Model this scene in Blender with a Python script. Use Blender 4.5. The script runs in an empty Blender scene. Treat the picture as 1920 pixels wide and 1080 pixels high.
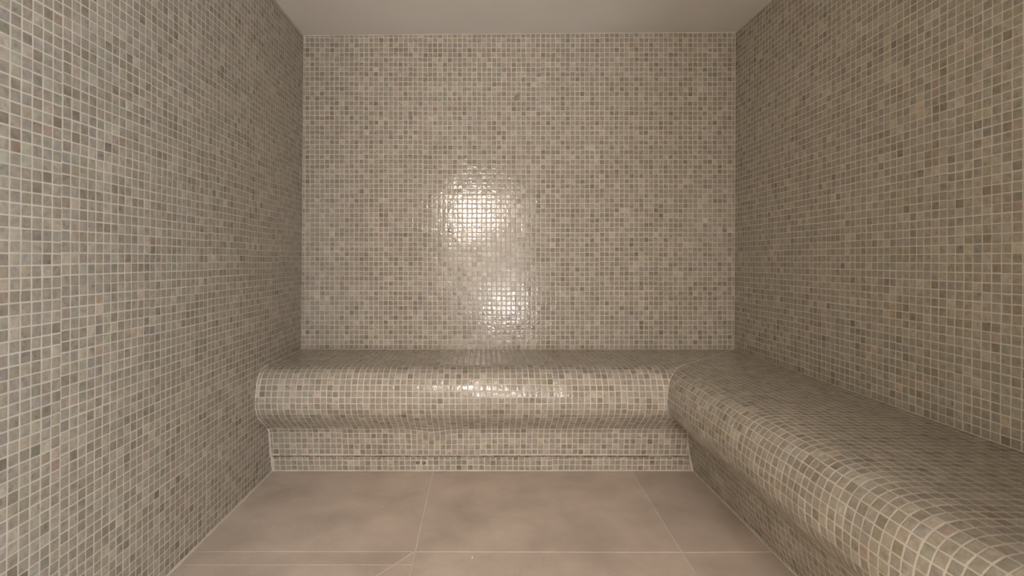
import bpy, math
import numpy as np

rng = np.random.default_rng(11)
C = bpy.context.scene.collection

# ------------------------------------------------------------------ room dimensions (metres)
D = 2.625            # back wall, measured from the camera
YF = -0.15           # inner face of the front wall (door side)
CAM_Z = 0.928
PITCH_U, PITCH_V = 0.0250, 0.0248


def xL(z): return -0.9183 - 0.0068 * (2.073 - z)
def xR(z): return 1.2825 - 0.0042 * (2.09 - z)
def zC(x): return 2.073 + (x + 0.92) * (0.018 / 2.2)


# ------------------------------------------------------------------ materials
def new_mat(name):
    m = bpy.data.materials.new(name)
    m.use_nodes = True
    nt = m.node_tree
    bsdf = nt.nodes['Principled BSDF']
    return m, nt, bsdf


def node(nt, typ, **kw):
    n = nt.nodes.new(typ)
    for k, v in kw.items():
        setattr(n, k, v)
    return n


def ramp(nt, stops):
    r = nt.nodes.new('ShaderNodeValToRGB')
    els = r.color_ramp.elements
    while len(els) < len(stops):
        els.new(0.5)
    for e, (p, c) in zip(els, stops):
        e.position = p
        e.color = c if len(c) == 4 else (*c, 1)
    return r


def mult(nt, a, b):
    m = node(nt, 'ShaderNodeMix', data_type='RGBA', blend_type='MULTIPLY')
    m.inputs[0].default_value = 1.0
    nt.links.new(a, m.inputs[6])
    nt.links.new(b, m.inputs[7])
    return m.outputs[2]


def g(v): return (v, v, v, 1)


def mat_mosaic():
    m, nt, b = new_mat('marbled_mosaic_glass')
    L = nt.links
    at = node(nt, 'ShaderNodeAttribute', attribute_name='tile_colour')
    tc = node(nt, 'ShaderNodeTexCoord')
    w = node(nt, 'ShaderNodeMath', operation='MULTIPLY')
    w.inputs[1].default_value = 60.0
    L.new(at.outputs['Alpha'], w.inputs[0])
    n1 = node(nt, 'ShaderNodeTexNoise', noise_dimensions='4D')
    n1.inputs['Scale'].default_value = 58
    n1.inputs['Detail'].default_value = 4
    n1.inputs['Roughness'].default_value = 0.65
    n1.inputs['Distortion'].default_value = 0.6
    L.new(tc.outputs['Object'], n1.inputs['Vector'])
    L.new(w.outputs[0], n1.inputs['W'])
    r1 = ramp(nt, [(0.28, g(0.60)), (0.41, g(0.86)), (0.52, g(1.0)), (0.70, g(1.20))])
    L.new(n1.outputs['Fac'], r1.inputs['Fac'])
    col = mult(nt, at.outputs['Color'], r1.outputs['Color'])
    L.new(col, b.inputs['Base Color'])
    # slightly hammered glaze
    n2 = node(nt, 'ShaderNodeTexNoise', noise_dimensions='4D')
    n2.inputs['Scale'].default_value = 90
    n2.inputs['Detail'].default_value = 1.5
    L.new(tc.outputs['Object'], n2.inputs['Vector'])
    L.new(w.outputs[0], n2.inputs['W'])
    bp = node(nt, 'ShaderNodeBump')
    bp.inputs['Strength'].default_value = 0.55
    bp.inputs['Distance'].default_value = 0.0012
    L.new(n2.outputs['Fac'], bp.inputs['Height'])
    L.new(bp.outputs['Normal'], b.inputs['Normal'])
    b.inputs['Roughness'].default_value = 0.12
    b.inputs['IOR'].default_value = 1.38
    return m


def mat_grout(name='cement_grout', lo=(0.49, 0.45, 0.390), hi=(0.59, 0.545, 0.475)):
    m, nt, b = new_mat(name)
    L = nt.links
    tc = node(nt, 'ShaderNodeTexCoord')
    n = node(nt, 'ShaderNodeTexNoise')
    n.inputs['Scale'].default_value = 14
    n.inputs['Detail'].default_value = 6
    L.new(tc.outputs['Object'], n.inputs['Vector'])
    r = ramp(nt, [(0.3, lo), (0.7, hi)])
    L.new(n.outputs['Fac'], r.inputs['Fac'])
    L.new(r.outputs['Color'], b.inputs['Base Color'])
    b.inputs['Roughness'].default_value = 0.85
    return m


def mat_dark_joint():
    m, nt, b = new_mat('grey_mortar')
    L = nt.links
    tc = node(nt, 'ShaderNodeTexCoord')
    n = node(nt, 'ShaderNodeTexNoise')
    n.inputs['Scale'].default_value = 45
    n.inputs['Detail'].default_value = 5
    L.new(tc.outputs['Object'], n.inputs['Vector'])
    r = ramp(nt, [(0.38, (0.15, 0.125, 0.10)), (0.62, (0.34, 0.295, 0.245))])
    L.new(n.outputs['Fac'], r.inputs['Fac'])
    L.new(r.outputs['Color'], b.inputs['Base Color'])
    b.inputs['Roughness'].default_value = 0.95
    return m


def mat_plaster():
    m, nt, b = new_mat('painted_plaster')
    L = nt.links
    tc = node(nt, 'ShaderNodeTexCoord')
    n = node(nt, 'ShaderNodeTexNoise')
    n.inputs['Scale'].default_value = 3
    n.inputs['Detail'].default_value = 8
    L.new(tc.outputs['Object'], n.inputs['Vector'])
    r = ramp(nt, [(0.3, (0.80, 0.775, 0.745)), (0.7, (0.85, 0.825, 0.795))])
    L.new(n.outputs['Fac'], r.inputs['Fac'])
    L.new(r.outputs['Color'], b.inputs['Base Color'])
    n2 = node(nt, 'ShaderNodeTexNoise')
    n2.inputs['Scale'].default_value = 60
    n2.inputs['Detail'].default_value = 4
    L.new(tc.outputs['Object'], n2.inputs['Vector'])
    bp = node(nt, 'ShaderNodeBump')
    bp.inputs['Strength'].default_value = 0.12
    bp.inputs['Distance'].default_value = 0.002
    L.new(n2.outputs['Fac'], bp.inputs['Height'])
    L.new(bp.outputs['Normal'], b.inputs['Normal'])
    b.inputs['Roughness'].default_value = 0.7
    return m


def mat_floor_tile():
    m, nt, b = new_mat('taupe_porcelain')
    L = nt.links
    at = node(nt, 'ShaderNodeAttribute', attribute_name='tile_colour')
    tc = node(nt, 'ShaderNodeTexCoord')
    n = node(nt, 'ShaderNodeTexNoise')
    n.inputs['Scale'].default_value = 4.5
    n.inputs['Detail'].default_value = 9
    n.inputs['Roughness'].default_value = 0.6
    n.inputs['Distortion'].default_value = 0.25
    L.new(tc.outputs['Object'], n.inputs['Vector'])
    r = ramp(nt, [(0.30, (0.80, 0.79, 0.77)), (0.5, (0.98, 0.97, 0.96)), (0.7, (1.14, 1.13, 1.12))])
    L.new(n.outputs['Fac'], r.inputs['Fac'])
    n2 = node(nt, 'ShaderNodeTexNoise')
    n2.inputs['Scale'].default_value = 220
    n2.inputs['Detail'].default_value = 3
    L.new(tc.outputs['Object'], n2.inputs['Vector'])
    r2 = ramp(nt, [(0.3, g(0.9)), (0.7, g(1.08))])
    L.new(n2.outputs['Fac'], r2.inputs['Fac'])
    col = mult(nt, mult(nt, at.outputs['Color'], r.outputs['Color']), r2.outputs['Color'])
    L.new(col, b.inputs['Base Color'])
    b.inputs['Roughness'].default_value = 0.5
    bp = node(nt, 'ShaderNodeBump')
    bp.inputs['Strength'].default_value = 0.08
    bp.inputs['Distance'].default_value = 0.001
    L.new(n2.outputs['Fac'], bp.inputs['Height'])
    L.new(bp.outputs['Normal'], b.inputs['Normal'])
    return m


M_TILE, M_GROUT, M_JOINT = mat_mosaic(), mat_grout(), mat_dark_joint()
M_FLOOR_GROUT = mat_grout('pale_floor_grout', (0.62, 0.56, 0.49), (0.75, 0.69, 0.61))
M_PLASTER, M_FLOOR = mat_plaster(), mat_floor_tile()


# ------------------------------------------------------------------ mesh buffer
class Buf:
    """collects vertices and faces of ONE mesh"""
    def __init__(self):
        self.v, self.loops, self.starts, self.totals, self.mat, self.col, self.smooth = [], [], [], [], [], [], []
        self.n = 0
        self.nl = 0

    def add(self, verts, faces, mat=0, colour=None, smooth=False):
        """faces: int array (F,k) - all of one size"""
        verts = np.asarray(verts, dtype=np.float64).reshape(-1, 3)
        faces = np.asarray(faces, dtype=np.int64)
        F, k = faces.shape
        self.v.append(verts)
        self.loops.append((faces + self.n).ravel())
        self.starts.append(self.nl + np.arange(F) * k)
        self.totals.append(np.full(F, k))
        self.mat.append(np.full(F, mat))
        self.smooth.append(np.full(F, smooth))
        if colour is None:
            colour = np.ones((len(verts), 4))
        colour = np.asarray(colour, dtype=np.float64)
        if colour.ndim == 1:
            colour = np.tile(colour, (len(verts), 1))
        self.col.append(colour)
        self.n += len(verts)
        self.nl += F * k

    def box(self, c8, mat=0, colour=None):
        """c8: 8 corners, bottom ring 0-3 then top ring 4-7"""
        self.add(c8, [[0, 3, 2, 1], [4, 5, 6, 7], [0, 1, 5, 4], [1, 2, 6, 5], [2, 3, 7, 6], [3, 0, 4, 7]], mat, colour)

    def build(self, name, mats, parent=None):
        v = np.concatenate(self.v)
        lo = np.concatenate(self.loops)
        st = np.concatenate(self.starts)
        to = np.concatenate(self.totals)
        me = bpy.data.meshes.new(name)
        me.vertices.add(len(v))
        me.vertices.foreach_set('co', v.astype(np.float32).ravel())
        me.loops.add(len(lo))
        me.loops.foreach_set('vertex_index', lo.astype(np.int32))
        me.polygons.add(len(st))
        me.polygons.foreach_set('loop_start', st.astype(np.int32))
        me.polygons.foreach_set('loop_total', to.astype(np.int32))
        for m in mats:
            me.materials.append(m)
        me.polygons.foreach_set('material_index', np.concatenate(self.mat).astype(np.int32))
        me.polygons.foreach_set('use_smooth', np.concatenate(self.smooth))
        a = me.attributes.new('tile_colour', 'FLOAT_COLOR', 'POINT')
        a.data.foreach_set('color', np.concatenate(self.col).astype(np.float32).ravel())
        me.update(calc_edges=True)
        me.validate()
        o = bpy.data.objects.new(name, me)
        C.objects.link(o)
        if parent:
            o.parent = parent
        return o


# ------------------------------------------------------------------ mosaic laying
def tile_colours(n):
    c0 = np.array([0.328, 0.292, 0.240])
    t = rng.random(n)
    br = np.where(t < 0.12, rng.normal(0.80, 0.07, n),
                  np.where(t > 0.87, rng.normal(1.22, 0.07, n), rng.normal(1.0, 0.075, n)))
    br = np.clip(br, 0.36, 1.55)
    warm = rng.normal(0, 0.018, n)
    pink = rng.normal(0, 0.014, n)
    col = c0[None] * br[:, None]
    col[:, 0] *= 1 + warm + pink
    col[:, 1] *= 1 - 0.4 * pink
    col[:, 2] *= 1 - 1.3 * warm + 0.8 * pink
    dk = np.clip((0.95 - br) / 0.25, 0, 1)[:, None]
    col *= 1 + dk * np.array([0.03, 0.0, -0.06])
    red = rng.random(n) < 0.012
    col[red] *= np.array([1.06, 0.93, 0.90])
    grey = rng.random(n) < 0.025
    col[grey] = col[grey] * 0.35 + 0.65 * col[grey].mean(axis=1, keepdims=True) * np.array([1.08, 1.0, 0.92])
    return np.concatenate([np.clip(col, 0.02, 0.75), rng.random((n, 1))], axis=1)


def lay_mosaic(buf, P, urange, vrange, umin, umax, vmin, vmax, u0=0.0, v0=0.0, tilt=0.006, edge=0.0018,
               seam=0.0009, skip=None, pitch=(PITCH_U, PITCH_V)):
    """tiles on the surface P(u, v) -> (N,3); umin/umax are functions of v, vmin/vmax functions of u"""
    pu, pv = pitch
    i0, i1 = math.floor((urange[0] - u0) / pu) - 1, math.ceil((urange[1] - u0) / pu) + 1
    j0, j1 = math.floor((vrange[0] - v0) / pv) - 1, math.ceil((vrange[1] - v0) / pv) + 1
    I, J = np.meshgrid(np.arange(i0, i1), np.arange(j0, j1), indexing='ij')
    I, J = I.ravel(), J.ravel()
    cu, cv = u0 + (I + 0.5) * pu, v0 + (J + 0.5) * pv
    # sheets of 12 x 12, each a little off
    si, sj = I // 12, J // 12
    si -= si.min()
    sj -= sj.min()
    S = (si.max() + 1, sj.max() + 1)
    col_off = rng.normal(0, seam * 1.3, S[0])
    ou, ov, th = rng.normal(0, seam * 0.6, S), rng.normal(0, seam * 0.6, S) + col_off[:, None], rng.normal(0, 0.0016, S)
    scu = u0 + (np.floor_divide(I, 12) + 0.5) * 12 * pu
    scv = v0 + (np.floor_divide(J, 12) + 0.5) * 12 * pv
    t_ = th[si, sj]
    cu2 = cu + ou[si, sj] - t_ * (cv - scv) + rng.normal(0, 0.00022, len(cu))
    cv2 = cv + ov[si, sj] + t_ * (cu - scu) + rng.normal(0, 0.00022, len(cu))
    rot = t_ + rng.normal(0, 0.009, len(cu))
    N = len(cu)
    a = 0.0109 + rng.normal(0, 0.00015, N)
    lu0, lu1 = umin(cv2) + edge, umax(cv2) - edge
    lv0, lv1 = vmin(cu2) + edge, vmax(cu2) - edge
    w = np.minimum(cu2 + a, lu1) - np.maximum(cu2 - a, lu0)
    h = np.minimum(cv2 + a, lv1) - np.maximum(cv2 - a, lv0)
    keep = (w > 0.0045) & (h > 0.0036)
    if skip is not None:
        keep &= ~skip(cu2, cv2)
    cu2, cv2, rot, a, lv0, lv1 = [q[keep] for q in (cu2, cv2, rot, a, lv0, lv1)]
    N = len(cu2)
    eps = 1e-4
    p0 = P(cu2, cv2)
    tu = P(cu2 + eps, cv2) - P(cu2 - eps, cv2)
    tv = P(cu2, cv2 + eps) - P(cu2, cv2 - eps)
    tu /= np.linalg.norm(tu, axis=1, keepdims=True)
    tv /= np.linalg.norm(tv, axis=1, keepdims=True)
    nn = np.cross(tu, tv)
    nn /= np.linalg.norm(nn, axis=1, keepdims=True)
    txx, tyy = rng.normal(0, tilt, N), rng.normal(0, tilt, N)
    lift = rng.normal(0, 0.00004, N)
    sag = np.zeros(N)                      # on hollow curves lift the flat tile so that its edges stay proud
    for eu, ev in ((0.011, 0), (-0.011, 0), (0, 0.011), (0, -0.011)):
        sag = np.maximum(sag, np.einsum('ij,ij->i', P(cu2 + eu, np.clip(cv2 + ev, vrange[0], vrange[1])) - p0, nn))
    lift = lift + np.clip(sag, 0, 0.0016)
    rings = [(0.0, -0.0030), (0.0002, 0.00034), (0.0010, 0.00041), (0.0036, 0.00045)]
    verts = np.zeros((N, len(rings) * 8, 3))
    c = 0.0007
    for k, (ins, hh) in enumerate(rings):
        aa = a - ins
        cc = max(c - 0.2 * ins, 0.0004)
        loc = [(aa, -aa + cc), (aa, aa - cc), (aa - cc, aa), (-aa + cc, aa), (-aa, aa - cc), (-aa, -aa + cc),
               (-aa + cc, -aa), (aa - cc, -aa)]
        for q, (lx, ly) in enumerate(loc):
            du = lx * np.cos(rot) - ly * np.sin(rot)
            dv = lx * np.sin(rot) + ly * np.cos(rot)
            vv = np.clip(cv2 + dv, lv0 + ins, lv1 - ins)
            uu = np.clip(cu2 + du, umin(vv) + edge + ins, umax(vv) - edge - ins)
            du, dv = uu - cu2, vv - cv2
            hgt = hh + lift + txx * du + tyy * dv
            verts[:, k * 8 + q] = p0 + tu * du[:, None] + tv * dv[:, None] + nn * hgt[:, None]
    nv = len(rings) * 8
    quads = []
    for k in range(len(rings) - 1):
        for q in range(8):
            q2 = (q + 1) % 8
            quads.append([k * 8 + q, k * 8 + q2, (k + 1) * 8 + q2, (k + 1) * 8 + q])
    quads = np.array(quads)
    top = np.array([[(len(rings) - 1) * 8 + q for q in range(8)]])
    off = (np.arange(N) * nv)[:, None, None]
    col = tile_colours(N)
    colv = np.repeat(col, nv, axis=0)
    V = verts.reshape(-1, 3)
    base = buf.n
    buf.add(V, (quads[None] + off).reshape(-1, 4), 1, colv, True)
    buf.smooth[-1] = np.tile(np.repeat([False, True, True], 8), N)     # crisp tile edge, soft face
    # top faces share the vertices just added
    F = (top[None] + off).reshape(-1, 8)
    buf.loops.append((F + base).ravel())
    buf.starts.append(buf.nl + np.arange(N) * 8)
    buf.totals.append(np.full(N, 8))
    buf.mat.append(np.full(N, 1))
    buf.smooth.append(np.full(N, True))
    buf.nl += N * 8
    return N


def const(c):
    return lambda t: np.full_like(np.asarray(t, dtype=float), c)


def structure(o):
    o['kind'] = 'structure'
    return o


def thing(name, label, cat, loc=(0, 0, 0)):
    o = bpy.data.objects.new(name, None)
    C.objects.link(o)
    o.location = loc
    o['label'] = label
    o['category'] = cat
    return o


T = 0.10   # wall thickness

# ------------------------------------------------------------------ back wall
b = Buf()
zt = 2.16
b.box([(xL(0) - T, D, -0.05), (xR(0) + T, D, -0.05), (xR(0) + T, D + T, -0.05), (xL(0) - T, D + T, -0.05),
       (xL(zt) - T, D, zt), (xR(zt) + T, D, zt), (xR(zt) + T, D + T, zt), (xL(zt) - T, D + T, zt)])
lay_mosaic(b, lambda u, v: np.stack([u, np.full_like(u, D), v], 1), (-0.95, 1.3), (0.45, 2.12),
           lambda v: xL(v), lambda v: xR(v), const(0.474), lambda u: zC(u) + 0.0005,
           u0=-0.910, v0=0.4735, edge=0.0024)
structure(b.build('wall_back', [M_GROUT, M_TILE]))

# ------------------------------------------------------------------ left wall
b = Buf()
b.box([(xL(-0.05) - T, YF - T, -0.05), (xL(-0.05), YF - T, -0.05), (xL(-0.05), D + 0.01, -0.05), (xL(-0.05) - T, D + 0.01, -0.05),
       (xL(zt) - T, YF - T, zt), (xL(zt), YF - T, zt), (xL(zt), D + 0.01, zt), (xL(zt) - T, D + 0.01, zt)])
lay_mosaic(b, lambda u, v: np.stack([xL(v), u, v], 1), (YF, D), (0, 2.1),
           const(YF), const(D), const(0.0), const(float(zC(-0.92)) - 0.004), u0=D - 0.296, v0=0.4735 - 20 * PITCH_V, edge=0.0024)
structure(b.build('wall_left', [M_GROUT, M_TILE]))

# ------------------------------------------------------------------ right wall
b = Buf()
b.box([(xR(-0.05), YF - T, -0.05), (xR(-0.05) + T, YF - T, -0.05), (xR(-0.05) + T, D + 0.01, -0.05), (xR(-0.05), D + 0.01, -0.05),
       (xR(zt), YF - T, zt), (xR(zt) + T, YF - T, zt), (xR(zt) + T, D + 0.01, zt), (xR(zt), D + 0.01, zt)])
# u runs towards the camera so that the surface normal looks into the room
lay_mosaic(b, lambda u, v: np.stack([xR(v), D - u, v], 1), (0, D - YF), (0.45, 2.12),
           const(0.0), const(D - YF), const(0.474), const(float(zC(1.28)) - 0.006), u0=0.004, v0=0.4735, edge=0.0024)
structure(b.build('wall_right', [M_GROUT, M_TILE]))

# ------------------------------------------------------------------ front wall with its doorway (behind the camera)
DX0, DX1, DZ = -0.41, 0.46, 1.98
b = Buf()


def slab(x0, x1, z0, z1, y0, y1):
    b.box([(x0, y0, z0), (x1, y0, z0), (x1, y1, z0), (x0, y1, z0), (x0, y0, z1), (x1, y0, z1), (x1, y1, z1), (x0, y1, z1)])


slab(-1.05, DX0, -0.05, zt, YF - T, YF)
slab(DX1, 1.40, -0.05, zt, YF - T, YF)
slab(DX0, DX1, DZ, zt, YF - T, YF)
for (x0, x1, z0, z1) in ((-0.92, DX0, 0, 2.07), (DX1, 1.27, 0, 2.07), (DX0, DX1, DZ, 2.07)):
    lay_mosaic(b, lambda u, v: np.stack([-u, np.full_like(u, YF), v], 1), (-x1, -x0), (z0, z1),
               const(-x1), const(-x0), const(z0), const(z1), u0=-x1, v0=z0)
structure(b.build('wall_front', [M_GROUT, M_TILE]))

# ------------------------------------------------------------------ ceiling
b = Buf()
xa, xb = -1.1, 1.45
b.box([(xa, YF - T, zC(xa)), (xb, YF - T, zC(xb)), (xb, D + 0.05, zC(xb)), (xa, D + 0.05, zC(xa)),
       (xa, YF - T, 2.2), (xb, YF - T, 2.2), (xb, D + 0.05, 2.2), (xa, D + 0.05, 2.2)])
structure(b.build('ceiling', [M_PLASTER]))

# ------------------------------------------------------------------ floor: large porcelain tiles on a grout bed
b = Buf()
b.box([(-1.05, -0.25, -0.06), (1.40, -0.25, -0.06), (1.40, D, -0.06), (-1.05, D, -0.06),
       (-1.05, -0.25, -0.001), (1.40, -0.25, -0.001), (1.40, D, -0.001), (-1.05, D, -0.001)])


def floor_tile(poly, joints, tint=1.0):
    """convex CCW polygon; joints = joint half width on every side"""
    p = np.array(poly, dtype=float)
    n = len(p)
    lines = []
    for i in range(n):
        a_, c_ = p[i], p[(i + 1) % n]
        d_ = (c_ - a_) / np.linalg.norm(c_ - a_)
        nrm = np.array([-d_[1], d_[0]])
        lines.append((a_ + nrm * joints[i], d_))
    q = []
    for i in range(n):
        (a1, d1), (a2, d2) = lines[i - 1], lines[i]
        t = np.linalg.solve(np.array([d1, -d2]).T, a2 - a1)
        q.append(a1 + d1 * t[0])
    q = np.array(q)
    cen = q.mean(0)
    q2 = cen + (q - cen) * (1 - 0.0012 / np.linalg.norm(q - cen, axis=1, keepdims=True))
    V = [(x, y, -0.004) for x, y in q] + [(x, y, -0.0006) for x, y in q] + [(x, y, 0.0) for x, y in q2]
    col = np.array([0.56 * tint, 0.475 * tint, 0.405 * tint, 1])
    sides = [[k * n + i, k * n + (i + 1) % n, (k + 1) * n + (i + 1) % n, (k + 1) * n + i] for k in (0, 1) for i in range(n)]
    base = b.n
    b.add(V, sides, 1, col)
    b.loops.append(np.arange(2 * n, 3 * n) + base)
    b.starts.append(np.array([b.nl]))
    b.totals.append(np.array([n]))
    b.mat.append(np.array([1]))
    b.smooth.append(np.array([False]))
    b.nl += n


J, K = 0.0018, 0.0010
XA0, XA1, XB0, XB1 = -0.2240, -0.2185, 0.654, 0.630
YC = 1.640
floor_tile([(-0.95, YC), (XA1, YC), (XA0, 2.40), (-0.95, 2.40)], [J * 0.7, J, 0, 0], 0.99)
floor_tile([(XA1, YC), (XB1, YC - 0.004), (XB0, 2.40), (XA0, 2.40)], [J, J * .8, 0, J], 1.0)
floor_tile([(XB1, YC - 0.004), (1.10, YC), (1.10, 2.40), (XB0, 2.40)], [J, 0, 0, J * .8], 0.92)  # darker tint paints the shade by the right bench into the tile
floor_tile([(XA1, -0.24), (0.58, -0.24), (XB1, YC - 0.004), (XA1, YC)], [0, J * .8, J, K], 1.02)
floor_tile([(0.58, -0.24), (1.10, -0.24), (1.10, YC), (XB1, YC - 0.004)], [0, 0, J, J * .8], 0.96)
YD = 1.570
floor_tile([(-0.95, YD), (-0.731, YD), (-0.731, YC), (-0.95, YC)], [K * .5, K * .5, J * 0.5, 0], 0.98)
floor_tile([(-0.731, YD), (-0.274, YD), (-0.222, YC), (-0.731, YC)], [K, J * .9, J * 0.7, K * .5], 0.95)
floor_tile([(-0.274, YD), (XA1, YD), (XA1, YC), (-0.222, YC)], [K * .6, K, J * .5, J * .9], 1.03)
floor_tile([(-0.95, 1.2), (-0.551, 1.2), (-0.274, YD), (-0.95, YD)], [K, J * .9, K, 0], 1.0)
floor_tile([(-0.551, 1.2), (XA1, 1.2), (XA1, YD), (-0.274, YD)], [K, K, K * .6, J * .9], 1.04)
floor_tile([(-0.95, -0.24), (XA1, -0.24), (XA1, 1.2), (-0.95, 1.2)], [0, K, K, 0], 1.0)
structure(b.build('floor', [M_FLOOR_GROUT, M_FLOOR]))

# ------------------------------------------------------------------ the L-shaped bench
bench = thing('corner_bench', 'L-shaped built-in beige mosaic bench with rounded overhanging front running along the back and right walls', 'bench',
              (0.2, D - 0.3, 0))


def smooth_profile(pts, n=400):
    pts = np.array(pts, dtype=float)
    # centripetal-ish Catmull-Rom, then resample by arc length
    P_ = np.vstack([2 * pts[0] - pts[1], pts, 2 * pts[-1] - pts[-2]])
    out = []
    for i in range(1, len(P_) - 2):
        t = np.linspace(0, 1, 24, endpoint=False)[:, None]
        a_, b_, c_, d_ = P_[i - 1], P_[i], P_[i + 1], P_[i + 2]
        out.append(0.5 * ((2 * b_) + (c_ - a_) * t + (2 * a_ - 5 * b_ + 4 * c_ - d_) * t**2 + (3 * b_ - a_ - 3 * c_ + d_) * t**3))
    out = np.vstack(out + [pts[-1:]])
    s = np.concatenate([[0], np.cumsum(np.linalg.norm(np.diff(out, axis=0), axis=1))])
    return s, out[:, 0], out[:, 1]


UPPER = [(0, .474), (.15, .4755), (.30, .477), (.40, .4785), (.445, .476), (.478, .467), (.503, .447), (.519, .416),
         (.5275, .379), (.529, .340), (.521, .308), (.502, .281), (.470, .253), (.437, .229), (.410, .209), (.395, .188), (.389, .16),
         (.384, .12), (.377, .0765)]
FULL = smooth_profile(UPPER)
FULL_SIDE = smooth_profile(UPPER[:-1] + [(.376, .0765), (.364, .035), (.354, .001)])
TOE = smooth_profile([(.3635, .0665), (.359, .035), (.353, .001)])
V0B = 0.0
VJ = round(float(np.interp(-.199, -FULL[2][200:], FULL[0][200:])) / PITCH_V) * PITCH_V      # a grout line near the fold between seat and riser
EDGE = 0.0017


XRB = float(xR(0.4))
XLB = float(xL(0.4))


def wob(u, v, s):
    """hand-laid unevenness of the render under the mosaic"""
    return 0.0016 * np.sin(5.1 * u + 7 * v + s) + 0.0011 * np.sin(13.0 * u - 9 * v + 2.1 * s) + 0.0007 * np.sin(29 * u + 17 * v)


def wob_fade(v, L, m):
    """flat against the wall and along the mitre, lively in between"""
    return np.clip(v / 0.05, 0, 1) * np.clip((L - v) / 0.05, 0.0, 1) * np.clip(m / 0.10, 0, 1)


def along(pr, k, v):
    """profile coordinate at arc length v, running straight on past the ends"""
    L = pr[0][-1]
    e1 = (pr[k][-1] - pr[k][-6]) / (pr[0][-1] - pr[0][-6])
    e0 = (pr[k][5] - pr[k][0]) / (pr[0][5] - pr[0][0])
    return np.interp(v, pr[0], pr[k]) + np.maximum(v - L, 0) * e1 + np.minimum(v, 0) * e0


def prof_back(pr, s, dip=0.0):
    L = pr[0][-1]

    def P(u, v):
        d, z = along(pr, 1, v), along(pr, 2, v)
        k = wob(u, v, s) * wob_fade(v, L, (XRB - d) - u)
        z = z - dip * np.exp(-((u + 0.225) / 0.075) ** 2) * np.exp(-((v - VJ - 0.01) / 0.045) ** 2)
        return np.stack([u, D - d - k, z + 0.5 * k], 1)
    return P, L


def prof_side(pr, s):
    L = pr[0][-1]

    def P(u, v):     # u towards the camera
        d, z = along(pr, 1, v), along(pr, 2, v)
        k = wob(u, v, s) * wob_fade(v, L, u - d)
        t = np.clip((u - d) / 0.30, 0, 1)
        k = k + 0.014 * t * t * (3 - 2 * t) * np.exp(-((z - 0.230) / 0.050) ** 2)      # the side run is less undercut
        return np.stack([XRB - d - k, D - u, z], 1)
    return P, L


def flip(P):
    """swap handedness so that u x v points out of the body"""
    return lambda u, v: P(-u, v)


def grout_sheet(buf, P, va, vb, ulo, uhi, nu, nv, sgn):
    """ruled grout surface between ulo(v) and uhi(v)"""
    vv = np.linspace(va, vb, nv)
    V = []
    for v in vv:
        a_, c_ = float(ulo(np.array([v]))[0]), float(uhi(np.array([v]))[0])
        uu = np.linspace(a_, c_, nu)
        V.append(P(uu, np.full(nu, v)))
    V = np.concatenate(V)
    F = []
    for j in range(nv - 1):
        for i in range(nu - 1):
            q = [j * nu + i, j * nu + i + 1, (j + 1) * nu + i + 1, (j + 1) * nu + i]
            F.append(q)
    buf.add(V, F, 0, None, True)




def bench_part(name, pr, side, s, u_off, v_off, va=0.0, vb=None, dip=0.0, nv=60, skip=None):
    buf = Buf()
    dfun = lambda v: np.interp(v, pr[0], pr[1])
    zfun = lambda v: np.interp(v, pr[0], pr[2])
    if side == 'back':
        P, L = prof_back(pr, s, dip)
        # u = x ; mitre against the side run ;  u x v must point up/outwards -> use u' = -x
        Pn = flip(P)
        lo = lambda v: -(XRB - dfun(v))
        hi = lambda v: -xL(zfun(v))
        ur = (-XRB, -XLB + 0.02)
    else:
        P, L = prof_side(pr, s)
        Pn = flip(P)
        # u' = -(D - y): runs from the door wall to the mitre
        lo = const(-(D - YF))
        hi = lambda v: -dfun(v)
        ur = (-(D - YF), 0.0)
    vb = L if vb is None else vb
    grout_sheet(buf, Pn, va, vb, lo, hi, 90, nv, 1)
    lay_mosaic(buf, Pn, ur, (va, vb), lo, hi, const(va), const(vb), skip=skip, u0=u_off, v0=v_off, edge=EDGE, tilt=0.007)
    o = buf.build(name, [M_GROUT, M_TILE])
    o.parent = bench
    o.matrix_parent_inverse = bench.matrix_basis.inverted()
    return o


bpy.context.view_layer.update()
UB = 0.915 - 0.3 * 7
bench_part('seat', FULL, 'back', 0.3, UB, V0B, 0.0, VJ, dip=0.013, nv=110)
bench_part('seat', FULL_SIDE, 'side', 1.9, -0.53, V0B, 0.0, VJ, nv=110)
bench_part('riser', FULL, 'back', 0.3, UB, V0B, VJ, None, dip=0.013, nv=24)
bench_part('riser', FULL_SIDE, 'side', 1.9, -0.53, V0B, VJ, None, nv=30)
HOLES = (-0.289, -0.263)
bench_part('toe_kick', TOE, 'back', 0.5, UB - 0.018, 0.0165, nv=8,
           skip=lambda u, v: (v < 0.0414) & (v > 0.0166) & ((np.abs(-u - HOLES[0]) < 0.0125) | (np.abs(-u - HOLES[1]) < 0.0125)))


def poly_strip(buf, path, sections, mat=0, colour=None):
    """sweep: path (N,3), sections (N,K,3) given as absolute points"""
    S_ = np.asarray(sections)
    n, k = S_.shape[:2]
    V = S_.reshape(-1, 3)
    F = [[i * k + j, i * k + (j + 1) % k, (i + 1) * k + (j + 1) % k, (i + 1) * k + j] for i in range(n - 1) for j in range(k)]
    buf.add(V, F, mat, colour, True)


def bench_child(o, label=None):
    o.parent = bench
    o.matrix_parent_inverse = bench.matrix_basis.inverted()
    if label:
        o['label'] = label
    return o


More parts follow.
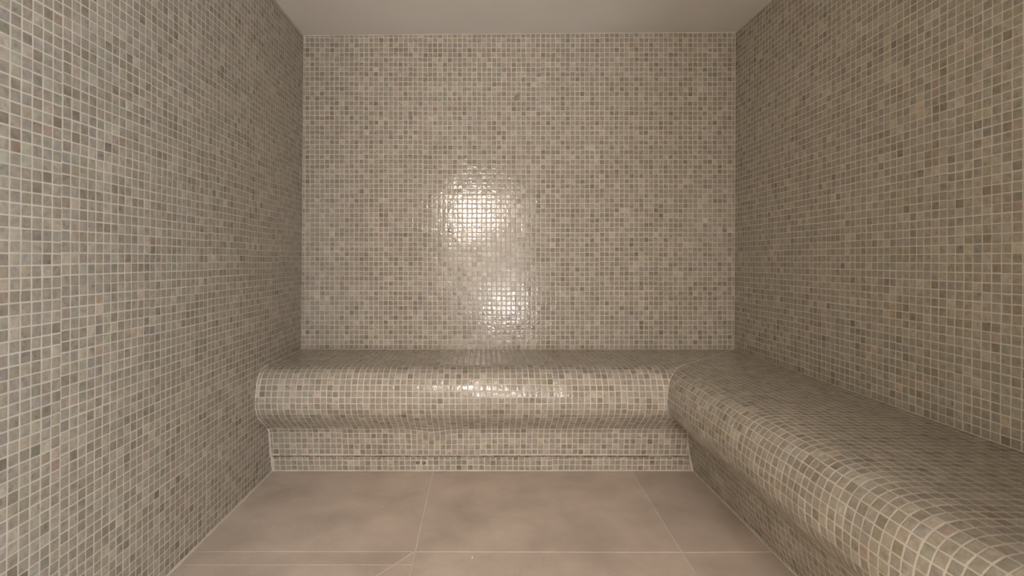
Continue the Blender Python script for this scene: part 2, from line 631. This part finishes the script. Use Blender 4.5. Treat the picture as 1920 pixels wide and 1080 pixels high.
# rough grey mortar in the joint between riser and toe kick
b = Buf()
xs = np.linspace(XLB + 0.001, XRB - 0.37, 460)
rough = rng.normal(0, 0.0012, len(xs))
lowr = rng.normal(0, 0.0010, len(xs))
sec = []
for x, r_, q_ in zip(xs, rough, lowr):
    t_ = min(1.0, max(0.0, (x + 0.45) / 0.5))       # full to the left, patchy further right
    f = D - 0.3705 - 0.002 * t_ - r_ * (1 + 1.2 * t_)
    sec.append([(x, D - 0.34, 0.0785), (x, f, 0.0775 + 0.4 * q_), (x, f - 0.001, 0.0700 + q_), (x, f + 0.0055, 0.0655 + q_), (x, D - 0.34, 0.064)])
poly_strip(b, None, sec)
bench_child(b.build('mortar_joint', [M_JOINT]), 'rough dark grey mortar joint above the toe kick')

# two tiles of the toe kick are missing, their beds filled with grey mortar
b = Buf()
for hu in HOLES:
    n_ = 14
    V, cz = [], 0.0665 - 0.0165 - 0.0124
    for k, (rr_, hh_) in enumerate(((0.0100, -0.003), (0.0094, 0.0006), (0.006, 0.0011))):
        for i in range(n_):
            an = 2 * math.pi * i / n_
            sx, sz = math.copysign(abs(math.cos(an)) ** 0.6, math.cos(an)), math.copysign(abs(math.sin(an)) ** 0.6, math.sin(an))
            q_ = 1 + 0.08 * math.sin(3 * an + hu * 90)
            z_ = cz + 0.0125 * 0 + rr_ * sz * q_
            V.append((hu + rr_ * sx * q_, D - float(np.interp(-z_, -TOE[2], TOE[1])) - hh_, z_))
    F = [[k * n_ + i, k * n_ + (i + 1) % n_, (k + 1) * n_ + (i + 1) % n_, (k + 1) * n_ + i] for k in range(2) for i in range(n_)]
    base = b.n
    b.add(V, F, 0, None, True)
    b.loops.append(np.arange(2 * n_, 3 * n_) + base)
    b.starts.append(np.array([b.nl]))
    b.totals.append(np.array([n_]))
    b.mat.append(np.array([0]))
    b.smooth.append(np.array([True]))
    b.nl += n_
bench_child(b.build('mortar_patch', [M_JOINT]), 'grey mortar in the beds of two missing toe kick tiles')

# bead of grout along the mitre between the two runs
b = Buf()
sec = []
idx = np.unique(np.concatenate([np.arange(0, len(FULL_SIDE[0]), 3), [len(FULL_SIDE[0]) - 1]]))
pd, pz = FULL_SIDE[1][idx], FULL_SIDE[2][idx]
for i in range(len(idx)):
    j = min(max(i, 1), len(idx) - 2)
    tx, tz = pd[j + 1] - pd[j - 1], pz[j + 1] - pz[j - 1]
    ln = math.hypot(tx, tz) or 1
    nd, nz_ = -tz / ln, tx / ln                       # outward normal in (d, z)
    low = min(1.0, max(0.0, (0.16 - pz[i]) / 0.16))
    r_ = 0.0030 + rng.normal(0, 0.0004) + 0.004 * low + (0.004 if pz[i] < 0.05 else 0)
    cx_, cy_ = XRB - pd[i], D - pd[i]
    ox, oy = -nd, -nd                                  # outward in x and y at the mitre
    hgt = 0.0006 + 0.35 * (r_ - 0.003)
    sec.append([(cx_ - r_, cy_, pz[i] - 0.001 * nz_), (cx_ - 0.4 * r_ + ox * hgt, cy_ - 0.4 * 0 + oy * hgt, pz[i] + nz_ * hgt),
                (cx_ + ox * hgt * 1.3, cy_ + oy * hgt * 1.3, pz[i] + nz_ * hgt * 1.3),
                (cx_ + ox * hgt, cy_ - 0.4 * r_ + oy * hgt, pz[i] + nz_ * hgt), (cx_, cy_ - r_, pz[i] - 0.001 * nz_),
                (cx_ + 0.004, cy_ + 0.004, pz[i] - 0.003 * nz_)])
poly_strip(b, None, sec)
bench_child(b.build('mitre_grout', [M_GROUT]), 'pale grout line where the two runs of the bench meet')

# pale grout fillet where the bench end meets the left wall
b = Buf()
prof = [(d, z) for pr in (FULL, TOE) for d, z in zip(pr[1][::3], pr[2][::3])]
sec = []
rj = np.convolve(rng.normal(0, 1.0, len(prof) + 8), np.ones(5) / 5, 'valid')
for i, (d, z) in enumerate(prof):
    x0 = float(xL(z))
    r_ = 0.0040 + 0.0030 * rj[i] + (0.004 if z < 0.2 else 0) + (0.003 if z < 0.05 else 0)
    j = min(max(i, 1), len(prof) - 2)
    tx, tz = prof[j + 1][0] - prof[j - 1][0], prof[j + 1][1] - prof[j - 1][1]
    ln = math.hypot(tx, tz) or 1
    nx, nz = -tz / ln, tx / ln       # outward in (d, z)
    if nx < 0 and nz < 0:
        nx, nz = -nx, -nz
    y = D - d
    sec.append([(x0 - 0.002, y + nx * 0.002, z - nz * 0.002), (x0 - 0.002, y - nx * r_, z + nz * r_),
                (x0 + r_ * 0.35, y - nx * (0.0012 + r_ * 0.35), z + nz * (0.0012 + r_ * 0.35)), (x0 + r_ + 0.001, y - nx * 0.0013, z + nz * 0.0013),
                (x0 + r_, y + nx * 0.002, z - nz * 0.002)])
poly_strip(b, None, sec)
bench_child(b.build('grout_fillet', [M_GROUT]), 'pale grout fillet against the left wall')

# pale grout line along the foot of the bench
b = Buf()
r_ = 0.004
sec = []
for x in np.linspace(XLB, XRB - 0.353, 60):
    w_ = r_ + rng.normal(0, 0.0005)
    y = D - 0.353
    sec.append([(x, y + 0.003, -0.001), (x, y - w_ - 0.001, -0.001), (x, y - w_, 0.0004), (x, y - 0.0012, w_), (x, y + 0.003, w_)])
poly_strip(b, None, sec)
sec = []
for y in np.linspace(D - 0.353, YF, 90):
    w_ = r_ + rng.normal(0, 0.0006)
    x = XRB - 0.353
    sec.append([(x + 0.003, y, -0.001), (x - w_ - 0.001, y, -0.001), (x - w_, y, 0.0004), (x - 0.0012, y, w_), (x + 0.003, y, w_)])
poly_strip(b, None, sec)
bench_child(b.build('foot_grout', [M_GROUT]), 'pale grout line between the bench and the floor')

# ------------------------------------------------------------------ grout trims of the room
b = Buf()
sec = []
for y in np.linspace(YF, D - 0.352, 90):
    w_ = 0.0045 + rng.normal(0, 0.0009)
    x = float(xL(0))
    sec.append([(x - 0.003, y, -0.001), (x - 0.003, y, w_), (x + 0.0014, y, w_), (x + w_ + 0.001, y, 0.0005), (x + w_ + 0.002, y, -0.001)])
poly_strip(b, None, sec)
structure(b.build('trim_1', [M_GROUT]))

# sealant along the ceiling, wall by wall
b = Buf()
sec = []
for x in np.linspace(float(xL(2.07)), float(xR(2.09)), 70):
    w_ = 0.0032 + rng.normal(0, 0.0005)
    z = float(zC(x))
    sec.append([(x, D + 0.002, z + 0.002), (x, D - w_, z + 0.002), (x, D - w_, z - 0.001), (x, D - 0.001, z - w_), (x, D + 0.002, z - w_)])
poly_strip(b, None, sec)
for xw, sg in ((float(xL(2.073)), 1), (float(xR(2.09)), -1)):
    sec = []
    z = float(zC(xw))
    for y in np.linspace(YF, D, 80):
        w_ = 0.0032 + rng.normal(0, 0.0005)
        sec.append([(xw - sg * 0.002, y, z + 0.002), (xw + sg * w_, y, z + 0.002), (xw + sg * w_, y, z - 0.001), (xw + sg * 0.001, y, z - w_), (xw - sg * 0.002, y, z - w_)])
    poly_strip(b, None, sec)
structure(b.build('trim_2', [M_GROUT]))

# ------------------------------------------------------------------ small things
S_PX = D / 966.0


def blob(name, centre, rad, squash, mat, seed, normal_axis):
    """a small lump with an irregular outline, flattened against the surface it sits on"""
    r2 = np.random.default_rng(seed)
    buf = Buf()
    nseg, nring = 18, 5
    ph = r2.random(6) * 6.28
    V = []
    for k in range(nring + 1):
        el = (math.pi / 2) * k / nring
        for i in range(nseg):
            an = 2 * math.pi * i / nseg
            rr = rad * (1 + 0.16 * math.sin(2 * an + ph[0]) + 0.10 * math.sin(3 * an + ph[1]) + 0.06 * math.sin(5 * an + ph[2]))
            a_, c_ = rr * math.cos(el) * math.cos(an), rr * math.cos(el) * math.sin(an)
            h_ = rad * squash * math.sin(el) * (1 + 0.1 * math.sin(an + ph[3]))
            V.append((a_, -h_, c_) if normal_axis == 'y' else (a_, c_, h_))
    F = [[k * nseg + i, k * nseg + (i + 1) % nseg, (k + 1) * nseg + (i + 1) % nseg, (k + 1) * nseg + i] for k in range(nring) for i in range(nseg)]
    buf.add(V, F, 0, None, True)
    o = buf.build(name, [mat])
    o.location = centre
    return o


mp, nt, bs = new_mat('brown_grey_filler')
tcn = node(nt, 'ShaderNodeTexCoord')
nz = node(nt, 'ShaderNodeTexNoise')
nz.inputs['Scale'].default_value = 160
nt.links.new(tcn.outputs['Object'], nz.inputs['Vector'])
rr = ramp(nt, [(0.35, (0.17, 0.135, 0.11)), (0.65, (0.30, 0.25, 0.21))])
nt.links.new(nz.outputs['Fac'], rr.inputs['Fac'])
nt.links.new(rr.outputs['Color'], bs.inputs['Base Color'])
bs.inputs['Roughness'].default_value = 0.7
plug = blob('filler_patch', ((968.5 - 907) * S_PX, D - 0.0008, CAM_Z + (488 - 183) * S_PX), 0.0155, 0.16, mp, 4, 'y')
plug['label'] = 'small brown-grey lump of filler high on the back wall mosaic'
plug['category'] = 'filler patch'

mc, nt, bs = new_mat('white_plaster_crumb')
nz = node(nt, 'ShaderNodeTexNoise')
nz.inputs['Scale'].default_value = 300
rr = ramp(nt, [(0.35, (0.66, 0.61, 0.54)), (0.65, (0.80, 0.75, 0.68))])
nt.links.new(nz.outputs['Fac'], rr.inputs['Fac'])
nt.links.new(rr.outputs['Color'], bs.inputs['Base Color'])
bs.inputs['Roughness'].default_value = 0.9
zf = CAM_Z * 966 / (1045 - 488)
crumb = blob('plaster_crumb', ((885.5 - 907) * zf / 966, zf, 0.0), 0.0042, 0.7, mc, 9, 'z')
crumb.scale = (0.8, 1.7, 1)
crumb['label'] = 'tiny white crumb of plaster lying on the floor near the cross joint'
crumb['category'] = 'plaster crumb'


# ------------------------------------------------------------------ lights: the lit hall beyond the doorway, plus added fills
def area(name, loc, target, size, size_y, power, colour, spread=180):
    l = bpy.data.lights.new(name, 'AREA')
    l.shape = 'RECTANGLE'
    l.size, l.size_y = size, size_y
    l.energy = power
    l.color = colour
    l.spread = math.radians(spread)
    o = bpy.data.objects.new(name, l)
    C.objects.link(o)
    o.location = loc
    from mathutils import Vector
    o.rotation_euler = (Vector(target) - Vector(loc)).to_track_quat('-Z', 'Y').to_euler()
    return o


area('hall_lamp', (-0.12, -1.7, 1.56), (0.08, 2.6, 0.80), 0.40, 0.30, 8.8, (1.0, 0.86, 0.76), 75)
area('hall_window', (0.29, -1.7, 0.33), (0.02, 2.4, 1.9), 0.24, 0.36, 5.5, (0.98, 0.95, 0.97), 85)
area('added_centre_fill', (0.05, -1.72, 1.05), (0.02, 2.6, 1.05), 1.10, 1.60, 36, (1.0, 0.90, 0.79), 180)  # added soft fill, brightens the middle of the back wall
area('added_right_wall_fill', (-1.30, -1.72, 0.85), (1.2, 1.6, 0.9), 0.90, 1.30, 50, (1.0, 0.86, 0.66))  # added warm fill for the right wall, no real fitting
area('hall_daylight', (1.55, -1.72, 1.40), (-0.9, 1.3, 1.3), 1.00, 1.20, 112, (0.95, 0.98, 1.0))
area('hall_ceiling_lamp', (0.1, -1.0, 2.35), (-0.2, 1.7, 0.0), 0.50, 0.50, 3.2, (1.0, 0.92, 0.86), 60)

w = bpy.data.worlds.new('hall_glow')
bpy.context.scene.world = w
w.use_nodes = True
w.node_tree.nodes['Background'].inputs['Color'].default_value = (1.0, 0.93, 0.86, 1)
w.node_tree.nodes['Background'].inputs['Strength'].default_value = 0.35

# ------------------------------------------------------------------ camera
cd = bpy.data.cameras.new('camera')
cam = bpy.data.objects.new('camera', cd)
C.objects.link(cam)
cam.location = (0, 0, CAM_Z)
cam.rotation_euler = (math.pi / 2, 0, 0)
cd.sensor_width = 36
cd.lens = 966 / 1920 * 36
cd.shift_x = (960 - 907) / 1920
cd.shift_y = -(540 - 488) / 1920
cd.clip_start = 0.02
cd.dof.use_dof = True
cd.dof.focus_distance = 2.35
cd.dof.aperture_fstop = 5.0
sc = bpy.context.scene
sc.camera = cam
sc.view_settings.view_transform = 'Standard'
sc.view_settings.look = 'None'
sc.view_settings.gamma = 1
sc.view_settings.exposure = 0.15
